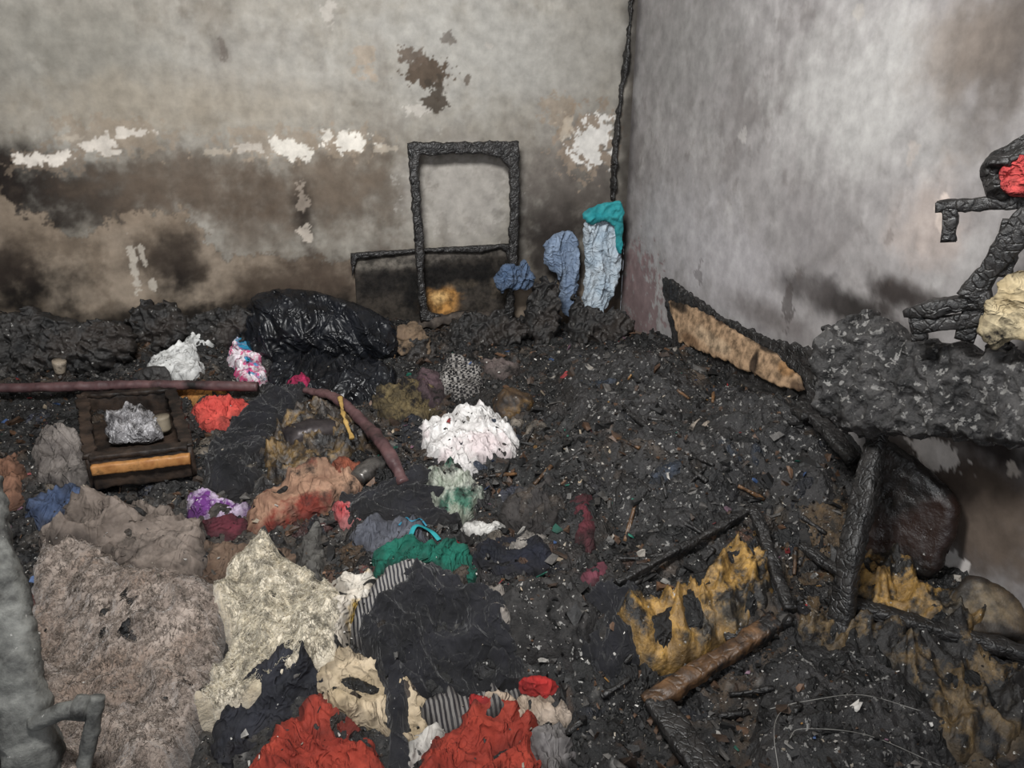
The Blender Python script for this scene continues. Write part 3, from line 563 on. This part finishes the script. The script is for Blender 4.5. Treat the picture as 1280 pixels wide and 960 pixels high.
def strands(parent,outline,nst,c1,c2,ln=.03,seed=0,rad=.0011):
    r=np.random.default_rng(seed);P=np.array([gp(u,v,.03)[:2] for u,v in outline])
    a=P.min(0);b=P.max(0);q=r.uniform(a,b,(nst*3,2));s=sdist(q[:,0],q[:,1],crom(P,3));q=q[s>.012][:nst];n=len(q)
    K=7;s_=np.linspace(0,1,K);ph=r.uniform(0,6.28,n)[:,None];ll=ln*r.uniform(.5,1.5,n)[:,None]
    dr=(6*fbm(q[:,0]*9,q[:,1]*9,seed+5,2)+r.normal(0,.6,n))[:,None]
    cr=ll*.3;w=r.uniform(4,10,n)[:,None]
    x=q[:,0:1]+np.cos(dr)*ll*s_+cr*np.cos(ph+w*s_);y=q[:,1:2]+np.sin(dr)*ll*s_+cr*np.sin(ph+w*s_)
    z=samp(ZC,x,y)+.001+.006*np.sin(s_*3.14)*r.uniform(.3,1.6,n)[:,None]
    Cc=np.stack([x,y,z],-1);V=[]
    for j in range(3):
        an=j*2.094;off=np.stack([np.cos(an)*np.ones_like(x),np.sin(an)*.6*np.ones_like(x),np.sin(an)*np.ones_like(x)],-1)
        V.append(Cc+off*rad*(1-.6*s_)[None,:,None])
    V=np.stack(V,2)
    idx=np.arange(n*K*3).reshape(n,K,3);i2=np.roll(idx,-1,2)
    Fq=np.stack([idx[:,:-1],i2[:,:-1],i2[:,1:],idx[:,1:]],-1).reshape(-1,4)
    k=r.uniform(0,1,n)[:,None,None,None];col=(L(c1)*(1-k)+L(c2)*k)*np.ones((n,K,3,1))
    return mesh_obj('wool_fibres',V.reshape(-1,3),Fq,m_flat,col.reshape(-1,3),parent=parent)
o=[(45,720),(80,690),(130,690),(190,735),(272,745),(282,810),(268,880),(235,945),(200,1000),(40,1000),(30,900),(40,800)]
w=D('shaggy_wool_blanket',o,M('shaggy_wool',(108,96,88),(160,147,137),10,.95,bump=1,bs=60,soot=.1,c3=(134,117,105),bd=.01,sheen=.3,spec=.1),th=.06,fold=.040,fs=4.5,cloud=.012,res=.0048,crust=True,cf=18,cov=1,dirt=.6)
strands(w,o,6000,(120,107,98),(176,163,152),.012,3,.0005)
D('scorched_wool_coat',[(50,672),(90,640),(150,626),(205,640),(250,655),(258,700),(215,740),(160,720),(110,702),(60,710)],M('coat_wool',(82,73,67),(122,111,103),9,.95,soot=.25,bump=.6,bs=80,crease=8),th=.06,fold=.036,fs=6,aniso=.7)
o=[(300,700),(345,692),(400,715),(434,760),(426,830),(372,860),(320,885),(248,908),(262,860),(285,800),(268,748)]
w=D('sheepskin_rug',o,M('cream_fleece',(190,178,154),(220,210,191),12,.95,bump=1,bs=60,soot=.08,ss_=7,sootc=(96,80,60),bd=.01,sheen=.3,spec=.1),th=.07,fold=.042,fs=5.5,cloud=.014,res=.0048,crust=True,cf=18,cov=1,dirt=.55)
strands(w,o,5000,(200,188,162),(228,220,203),.013,4,.0005)
D('dark_rag',[(300,890),(350,850),(400,850),(395,880),(350,915),(290,950),(255,960),(270,915)],fab('darkrag',(23,24,29),(42,43,50),speck=.2,specs=60),th=.03,fold=.028,wob=.035)
D('gray_jeans',[(438,668),(470,656),(522,655),(534,676),(500,692),(450,692)],fab('gray_jean',(64,66,74),(92,94,102),soot=.3),th=.04,fold=.022,aniso=.3)
D('khaki_strap',[(370,690),(385,668),(402,664),(404,720),(396,735),(380,715)],fab('khaki',(62,60,58),(94,92,88)),th=.04,fold=.018)
D('teal_shirt',[(465,700),(500,685),(560,690),(594,706),(592,732),(545,722),(500,730),(470,722)],fab('teal_cotton',(12,68,57),(22,92,77),soot=.12),th=.03,fold=.024,fs=10)
D('white_torn_shirt',[(412,822),(424,775),(420,730),(436,716),(462,722),(470,750),(444,790),(436,820)],M('white_torn',(180,170,156),(210,204,194),12,.9,soot=.2,ss_=16,c3=(170,138,62),bump=.3,crease=14),th=.04,fold=.022,fs=11)
D('striped_scarf',[(440,805),(452,760),(480,728),(545,722),(530,745),(500,770),(470,815)],M('striped_knit',(32,32,36),(52,52,56),9,.9,pat='stripes',ps=34,pc=(124,121,118),bump=.3,soot=.35),th=.05,fold=.02)
D('cream_blouse',[(395,868),(412,840),(450,826),(482,845),(530,878),(545,925),(500,930),(460,912),(420,905)],fab('cream_blouse_cloth',(156,139,112),(186,169,144),soot=.06,crease=13),th=.03,fold=.028,fs=9,aniso=.35,ang=.8,dirt=.55)
m_redor=fab('rust_red_knit',(112,37,28),(146,56,42),soot=.18,ss_=7,crease=13)
D('rust_red_sweater',[(322,945),(360,905),(400,880),(430,902),(462,932),(485,1000),(315,1000)],m_redor,th=.03,fold=.026,fs=9,dirt=.6)
D('striped_shirt',[(528,888),(570,866),(640,858),(655,885),(605,908),(548,920)],M('striped_b',(34,32,34),(50,48,50),9,.9,pat='stripes',ps=30,pc=(104,101,98),bump=.3,soot=.38),th=.03,fold=.022)
D('cream_towel',[(600,888),(650,872),(700,866),(712,890),(690,908),(640,895)],fab('cream_t',(160,142,124),(186,170,155),soot=.1,crease=16),th=.03,fold=.02)
D('red_baby_sock',[(640,862),(665,850),(696,851),(698,868),(668,872)],fab('bright_red',(150,32,32),(178,50,46),soot=0),th=.03,fold=.012,wob=.01)
D('red_baby_sock',[(588,876),(604,878),(614,890),(600,900),(588,898)],fab('bright_red_b',(150,32,32),(176,48,44),soot=0),th=.04,fold=.01,wob=.008)
D('white_undershirt',[(505,940),(535,915),(556,925),(540,950),(512,968)],fab('white_u',(160,156,150)),th=.025,fold=.018)
D('rust_red_cardigan',[(520,968),(545,925),(590,900),(640,885),(682,912),(690,1000),(520,1000)],m_redor,th=.03,fold=.026,fs=8,dirt=.6)
D('pale_shirt_cuff',[(660,925),(700,895),(715,920),(712,1000),(690,1000)],fab('palec',(96,92,92),(130,126,124),soot=.5),th=.03,fold=.022)
jk=D('black_jacket',[(452,805),(485,760),(540,725),(600,735),(625,760),(636,800),(610,840),(560,860),(520,858),(475,850)],m_black,th=.035,fold=.036,fs=6,aniso=.4,ang=.4,dirt=0)
D('sleeve',[(600,735),(622,738),(645,800),(652,850),(628,862),(610,810)],m_black,th=.04,fold=.02,fs=10,parent=jk,dirt=0)
D('sleeve_b',[(470,780),(520,742),(560,750),(540,790),(500,835),(478,838)],m_black,th=.035,fold=.022,fs=9,ang=.9,parent=jk,dirt=0)
D('hem',[(505,840),(560,830),(630,836),(640,862),(580,880),(520,874)],m_black,th=.03,fold=.022,fs=9,parent=jk,dirt=0)
D('pale_lace_scrap',[(606,745),(622,738),(636,752),(640,785),(626,800),(614,775)],fab('lace',(110,104,98),(160,152,144),soot=.5,ss_=20),th=.02,fold=.018,fs=16)
D('black_belt_strap',[(483,850),(508,852),(511,930),(512,1000),(488,1000),(486,920)],m_black,th=.03,fold=.010,wob=.006,dirt=0)
D('burnt_foam_lump',[(632,765),(648,726),(700,712),(740,738),(748,790),(722,828),(662,824),(640,800)],M('burnt_foam',(22,21,21),(58,56,55),20,.75,bump=1,bs=80,speck=.55,bd=.008,specs=60,spec=.4),th=.08,fold=.022,fs=8,cloud=.012,edge=.04,crust=True)
D('black_shirt',[(738,738),(790,725),(814,790),(808,838),(760,852),(724,810),(752,770)],m_black,th=.03,fold=.03,fs=8,dirt=0)
m_foam=M('scorched_yellow_foam',(112,86,46),(192,150,78),14,.55,soot=.6,ss_=12,bump=1,bs=45,c3=(92,82,66),sootc=(20,17,14),speck=.4,specs=60,spec=.6,bd=.008)
m_foam2=M('scorched_tan_foam',(84,69,47),(134,108,66),14,.6,soot=.74,ss_=12,bump=1,bs=45,c3=(66,60,52),sootc=(19,16,14),speck=.45,specs=60,spec=.6,bd=.008)
D('burnt_seat_foam',[(772,762),(815,740),(850,732),(885,718),(930,668),(962,690),(958,765),(905,795),(862,828),(800,832),(784,800)],m_foam,th=.05,fold=.034,fs=7,cloud=.008)
D('burnt_seat_foam',[(1064,712),(1105,694),(1160,735),(1232,762),(1225,798),(1150,792),(1088,765)],m_foam,th=.05,fold=.032,fs=8,cloud=.008)
D('burnt_mattress_foam',[(1110,800),(1180,790),(1290,835),(1320,905),(1260,935),(1180,945),(1130,880)],m_foam2,th=.05,fold=.034,fs=7,cloud=.008)
D('burnt_mattress_foam',[(1000,770),(1080,775),(1130,800),(1100,830),(1020,815)],m_foam2,th=.04,fold=.03,fs=9,cloud=.008)
D('charred_pillow',[(952,850),(1000,808),(1090,812),(1145,860),(1182,940),(1160,1000),(955,1000)],m_charflat,th=.08,fold=.026,fs=7,cloud=.012,edge=.05,crust=True)
D('charred_pillow',[(760,560),(840,530),(930,560),(950,640),(880,690),(780,660)],m_charflat,th=.05,fold=.030,fs=8,cloud=.014,edge=.06,crust=True)
D('charred_pillow',[(900,480),(980,500),(1040,570),(1030,640),(940,600),(880,530)],m_charflat,th=.04,fold=.030,fs=9,cloud=.014,edge=.06,crust=True)
D('charred_pillow',[(700,450),(780,440),(860,470),(850,520),(760,540),(700,500)],m_charflat,th=.04,fold=.030,fs=9,cloud=.014,edge=.06,crust=True)
rag2=[]
ragpass(50,(770,1260,680,950),dark[:4]+dark[7:10],.015,.05,rag2,True,.006,.018)
ragpass(90,(660,1020,450,720),dark+[(60,70,86),(96,66,50),(84,74,66)],.02,.07,rag2,True,.006,.020)
ragpass(45,(120,640,560,900),dark[:4]+lite[:5],.010,.026,rag2,True,.004,.012)
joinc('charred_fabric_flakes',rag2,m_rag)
# ------------------------------------------------------------------ planks over the debris
def hb(nm,a,b,w,t,mat=m_char,za=.05,zb=.05,**k):
    A=gp(*a);B=gp(*b);A[2]=samp(ZC,A[0],A[1])+t*.4+(za-.05);B[2]=samp(ZC,B[0],B[1])+t*.4+(zb-.05)
    k.setdefault('amp',.004);return sweep(nm,[A,(A+B)/2,B],w,t,mat,**k)
m_wood=M('scorched_timber',(50,36,25),(116,84,54),10,.5,soot=.55,ss_=12,bump=.7,bs=50,crack=25,spec=.5)
hb('scorched_timber_rail',(808,888),(968,790),.045,.03,m_wood)
hb('charred_plank',(820,885),(892,1000),.06,.03)
hb('charred_lath',(770,752),(935,660),.018,.02)
hb('charred_lath',(938,655),(985,780),.03,.025)
hb('charred_lath',(1060,770),(1270,855),.04,.03)
hb('charred_lath',(905,810),(985,790),.025,.02)
hb('charred_lath',(1000,690),(1060,740),.03,.02)
hb('charred_lath',(890,700),(780,845),.012,.012)
es=empty('charred_stick_litter',gp(800,650))
for i in range(90):
    u=rng.uniform(300,1020);v=rng.uniform(440,930);a=rng.uniform(0,3.14);l=rng.uniform(15,55)
    if samp(COV,*gp(u,v)[:2])>.6: continue
    hb('stick_%d'%i,(u,v),(u+l*math.cos(a),min(985,v+l*.6*math.sin(a))),rng.uniform(.005,.014),.01,m_wood if i%4==0 else m_char,amp=.002,n=8,seg=.012,parent=es)
pt=gp(1250,760)
plate('scorched_tin_tray',[(1212,748),(1222,724),(1240,715),(1290,738),(1310,790),(1262,794),(1226,784)],pt+(0,0,.04),(-.45,-.45,.75),.025,m_scrap,edge=.02,base=(84,70,52),fold=.003,
  paint=[(1250,755,34,22,(126,110,86),.8,.4),(1225,735,10,20,(30,26,22),.9,.4),(1270,785,40,8,(36,28,22),.9,.4),(1240,718,30,6,(36,28,22),.9,.4)])
# ------------------------------------------------------------------ drawer on the left
lift=.10
c=[gp(u,v,lift) for u,v in [(104,502),(214,494),(236,566),(114,580)]]
zl=np.mean([q[2] for q in c])
c=[CAM+ray(u,v)*((zl-1.75)/ray(u,v)[2]) for u,v in [(104,502),(214,494),(236,566),(114,580)]]
e=empty('charred_drawer',np.mean(c,0)-(0,0,.08))
m_dw=M('drawer_wood',(24,20,18),(62,50,42),12,.6,bump=.5,bs=60,soot=.3)
m_dy=M('drawer_front_wood',(130,86,48),(176,128,78),14,.5,bump=.3,bs=60,soot=.35,ss_=14)
for i,(a,b) in enumerate([(0,1),(1,2),(2,3),(3,0)]):
    sweep('side_%d'%(i+1),[c[a]-(0,0,.03),c[b]-(0,0,.03)],.028,.10,m_dw,parent=e,amp=.004,sq=.25)
    sweep('rim_%d'%(i+1),[c[a]+(0,0,.024),c[b]+(0,0,.024)],.036,.014,m_dw,parent=e,amp=.005,sq=.3)
o_=(c[2]-c[1]);o_/=np.linalg.norm(o_)
sweep('front_lip',[c[3]+o_*.022-(0,0,.01),c[2]+o_*.022-(0,0,.01)],.024,.034,m_dy,parent=e,amp=.003,sq=.5)
bt=[q-(0,0,.05) for q in c];bt2=[q-(0,0,.07) for q in c]
mesh_obj('bottom',np.array(bt+bt2),[[0,1,2,3],[7,6,5,4],[0,4,5,1],[1,5,6,2],[2,6,7,3],[3,7,4,0]],m_dw,parent=e,smooth=False)
ctr=np.mean(c,0)
m_plas=M('translucent_plastic',(90,88,90),(180,178,180),10,.3,bump=.5,bs=40,soot=.4,ss_=14,spec=.6,crease=18)
plate('crumpled_plastic_wrap',[(132,530),(145,512),(175,508),(196,520),(204,545),(175,552),(140,552)],ctr-(0,0,.01),(0,-.3,1),.022,m_plas,edge=.04,fold=.024,fs=12,wob=.014,aniso=.5)
sweep('tape_roll',[ctr+(.085,.01,-.03),ctr+(.085,.01,.02)],.05,.05,M('tape',(96,88,76),(130,120,104),10,.6),up=(0,1,0),sq=1,n=20)
pl=gp(190,480);plate('burnt_lid',[(160,480),(175,462),(205,458),(216,480),(214,496),(170,498)],pl+(0,0,.08),nf,.02,m_bundle,edge=.03,fold=.01)
# ------------------------------------------------------------------ pipe & hose
m_hose=M('mauve_pipe',(58,40,42),(88,64,64),12,.55,bump=.2,bs=60,soot=.3,spec=.4)
gz=gp
sweep('curtain_pole',[gz(-60,486,.09),gz(60,484,.09),gz(180,481,.09),gz(322,483,.09)],.034,.034,m_hose,sq=1,n=20,curve=True,amp=.002)
sweep('burnt_hose',[gz(382,488,.07),gz(420,498,.09),gz(458,532,.09),gz(485,565,.08),gz(504,604,.04)],.040,.034,m_hose,sq=1,n=20,curve=True,amp=.004,taper=[.8,1,1,1.1,.9])
sweep('yellow_melted_strip',[gz(425,497,.12),gz(430,520,.12),gz(440,548,.10)],.012,.008,M('ym',(140,112,60),(170,140,84),10,soot=.3,ss_=30),sq=1,curve=True,amp=.004)
def ball(nm,u,v,r,mat,sq=(1,1,1),dz=.0,amp=.004,fr=30):
    p=gp(u,v,dz);a=np.linspace(0,np.pi,34);b=np.linspace(0,2*np.pi,49);A,B=np.meshgrid(a,b)
    V=np.stack([np.sin(A)*np.cos(B)*sq[0],np.sin(A)*np.sin(B)*sq[1],np.cos(A)*sq[2]],-1).reshape(-1,3)*r
    V=V*(1+amp/r*(vn3(V*fr+7,5)+.5*vn3(V*fr*2.5+7,6)+.4*vn3(V*fr*6+7,6)))[:,None]+p
    return mesh_obj(nm,V,gridfaces(49,34),mat)
ball('burnt_ball',642,512,.075,M('ball_skin',(36,32,30),(86,66,44),12,.6,soot=.5,c3=(140,108,62),bump=.9,bs=40,speck=.3,specs=60),dz=.02,amp=.012)
pb=gp(470,600)
sweep('dented_tin_bottle',[pb+(-.06,-.04,.035),pb+(-.02,0,.04),pb+(.03,.04,.045),pb+(.05,.055,.047)],.075,.06,M('dull_steel',(74,72,70),(120,116,112),8,.35,metal=.6,soot=.4,bump=.3,bs=30),sq=1,n=24,amp=.003,taper=[.75,1,1,.95,.5,.35])
pb=gp(392,560)
sweep('scorched_pot',[pb+(-.09,0,.04),pb+(0,.02,.05),pb+(.08,.02,.05)],.11,.09,M('pot',(36,33,35),(72,66,66),8,.4,metal=.3,soot=.3,bump=.3,bs=20),sq=.9,n=24,amp=.006,fr=18,taper=[.7,1,1,.9,.75])
m_cup=M('scorched_cup',(120,108,94),(160,148,132),10,.7,soot=.35,ss_=30)
for u,v,h in [(42,446,.07),(75,466,.05)]:
    q=gp(u,v,.03);sweep('scorched_cup',[q,q+(.01,-.01,h)],.045,.045,m_cup,up=(0,1,0),sq=1,n=20,amp=.002,taper=[.75,.9,1,1])
pts=[gp(512,655,.09),gp(520,645,.09),gp(538,640,.09),gp(548,648,.09)]
for q in pts:q[2]=samp(ZC,q[0],q[1])+.003
sweep('turquoise_print',pts,.014,.005,m_teal2,sq=1,curve=True)  # printed stroke of the black t-shirt, built as a thin strip
pts=[gp(498,640,.09),gp(506,626,.09),gp(514,640,.09),gp(524,626,.09),gp(532,634,.09)]
for q in pts:q[2]=samp(ZC,q[0],q[1])+.002
sweep('blue_print',pts,.006,.004,M('bluel',(36,100,126),(56,126,150)),sq=1,curve=True,n=8)  # blue lettering printed on the black t-shirt, as a thin tube
m_wire=M('bare_wire',(90,88,84),(140,138,134),10,.4,bump=0,soot=.3,ss_=20)
for w_ in [[(962,888),(1010,884),(1075,881),(1150,892)],[(974,960),(966,930),(970,905),(985,890)],[(985,935),(1000,925),(1080,930),(1180,945)]]:
    P_=[gp(u,v,.07,ZS) for u,v in w_]
    for q in P_: q[2]=samp(ZC,q[0],q[1])+.014
    sweep('bare_wire',P_,.0016,.0016,m_wire,sq=1,n=6,curve=True)
# ------------------------------------------------------------------ ash covered post, left foreground
m_post=M('ash_covered_metal',(50,50,49),(112,112,108),14,.85,soot=.35,ss_=9,bump=.7,bs=50,speck=.3,specs=60,bd=.006)
pb=gp(52,1010);e=empty('ash_covered_post',pb)
tp=at(-22,600,depth(pb)*1.02)
sweep('post',[pb-(0,0,.05),at(38,930,depth(pb)*.97),at(10,780,depth(pb)*.98),tp],.085,.075,m_post,up=(0,1,0),sq=.6,amp=.007,fr=26,parent=e,taper=[1.2,1,.9,.75],curve=True)
dd=depth(pb)*.95
sweep('tap_arm',[at(40,905,dd),at(75,890,dd),at(105,886,dd)],.03,.03,m_post,sq=1,parent=e,amp=.003)
sweep('tap_head',[at(96,885,dd),at(112,886,dd)],.045,.045,m_post,up=(0,1,.2),sq=1,parent=e,amp=.002)
sweep('tap_leg',[at(122,870,dd),at(115,910,dd),at(100,985,dd)],.026,.026,m_post,up=(0,1,0),sq=1,parent=e,amp=.003)
D('terracotta_shard',[(-15,850),(8,836),(18,880),(22,910),(0,925),(-15,915)],fab('terracotta',(120,70,54),(146,88,68)),th=.12,fold=.01)
# ------------------------------------------------------------------ loose rubble, ash, scraps -> one object
RUB=[]
def chunks(n,smin,smax,cols,flat,seed,covp=.1,box=(-2.0,1.5,.65,3.25),lift=.0,pw=4):
    r=np.random.default_rng(seed);x=r.uniform(box[0],box[1],n*2);y=r.uniform(box[2],box[3],n*2)
    cv=samp(COV,x,y);keep=(cv<.25)|(r.uniform(0,1,n*2)<np.where(cv<.75,.5,covp));x=x[keep][:n];y=y[keep][:n];n=len(x)
    base=np.array([[a,b,c] for a in(-1,1) for b in(-1,1) for c in(-1,1)],float)
    V=base[None]*(1+r.uniform(-.8,.3,(n,8,3)))
    s=(smin+(smax-smin)*r.uniform(0,1,n)**pw)[:,None]*np.stack([r.uniform(.6,1.8,n),r.uniform(.4,1,n),r.uniform(.1,.35,n) if flat else r.uniform(.2,.7,n)],1)
    V=V*s[:,None]
    q=r.normal(size=(n,4))*np.array([1.5,.5,.5,1.5]);q/=np.linalg.norm(q,axis=1)[:,None];w,a,b,c_=q.T
    R=np.stack([np.stack([1-2*(b*b+c_*c_),2*(a*b-c_*w),2*(a*c_+b*w)],1),np.stack([2*(a*b+c_*w),1-2*(a*a+c_*c_),2*(b*c_-a*w)],1),np.stack([2*(a*c_-b*w),2*(b*c_+a*w),1-2*(a*a+b*b)],1)],1)
    V=np.einsum('nij,nkj->nki',R,V)+np.stack([x,y,samp(ZC,x,y)+s[:,2]*.3+lift],1)[:,None]
    V[...,0]=np.minimum(V[...,0],WX-.004);V[...,1]=np.minimum(V[...,1],WY-.004)
    f=np.array([[0,1,3,2],[4,6,7,5],[0,4,5,1],[2,3,7,6],[0,2,6,4],[1,5,7,3]])
    Fq=(f[None]+np.arange(n)[:,None,None]*8).reshape(-1,4)
    ci=r.choice(len(cols),n);cc=np.array([L(c) for c in cols])[ci]*r.uniform(.6,1.4,n)[:,None]
    RUB.append((V.reshape(-1,3),Fq,np.repeat(cc,8,0)))
chunks(11000,.003,.019,[(16,15,15),(23,22,22),(36,34,33),(60,46,36),(80,77,74),(84,60,42)],False,5,.0)
chunks(36000,.0015,.0065,[(18,17,17),(40,38,37),(90,87,84),(14,14,14)],False,6,.03)
chunks(8500,.001,.0042,[(170,166,160),(200,196,190),(150,140,126)],True,8,.12,lift=.002)
chunks(800,.003,.014,[(130,40,42),(30,96,80),(170,154,132),(140,104,56),(60,86,130),(130,96,114),(180,176,170),(150,144,136),(110,84,66)],True,9,.05,lift=.003,pw=2.5)
joinc('charred_rubble',RUB,m_scrap,smooth=False)
# ------------------------------------------------------------------ light + camera
def area(nm,loc,tgt,sx,sy,e,col=(1,1,1)):
    l=bpy.data.lights.new(nm,'AREA');l.shape='RECTANGLE';l.size=sx;l.size_y=sy;l.energy=e;l.color=col
    o=bpy.data.objects.new(nm,l);bpy.context.scene.collection.objects.link(o);o.location=loc
    o.rotation_euler=(Vector(tgt)-Vector(loc)).to_track_quat('-Z','Y').to_euler()
area('added_ceiling_light',(-.1,.9,2.62),(.55,3.3,1.25),.6,.35,92,(1,.998,.985))  # added area light below the ceiling, brightens and evens out the walls
area('doorway_light',(-.9,-1.2,2.1),(.5,2.6,.9),1.4,1.0,30,(.96,.98,1))
w=bpy.data.worlds.new('World');bpy.context.scene.world=w;w.use_nodes=True
w.node_tree.nodes['Background'].inputs[0].default_value=(.82,.88,1,1);w.node_tree.nodes['Background'].inputs[1].default_value=.45
cd=bpy.data.cameras.new('camera');co=bpy.data.objects.new('camera',cd);bpy.context.scene.collection.objects.link(co)
cd.sensor_width=36;cd.lens=F/1280*36;cd.clip_start=.02
co.matrix_world=Matrix(((RT[0],UP[0],-FW[0],CAM[0]),(RT[1],UP[1],-FW[1],CAM[1]),(RT[2],UP[2],-FW[2],CAM[2]),(0,0,0,1)))
bpy.context.scene.camera=co
bpy.context.scene.view_settings.view_transform='Standard'
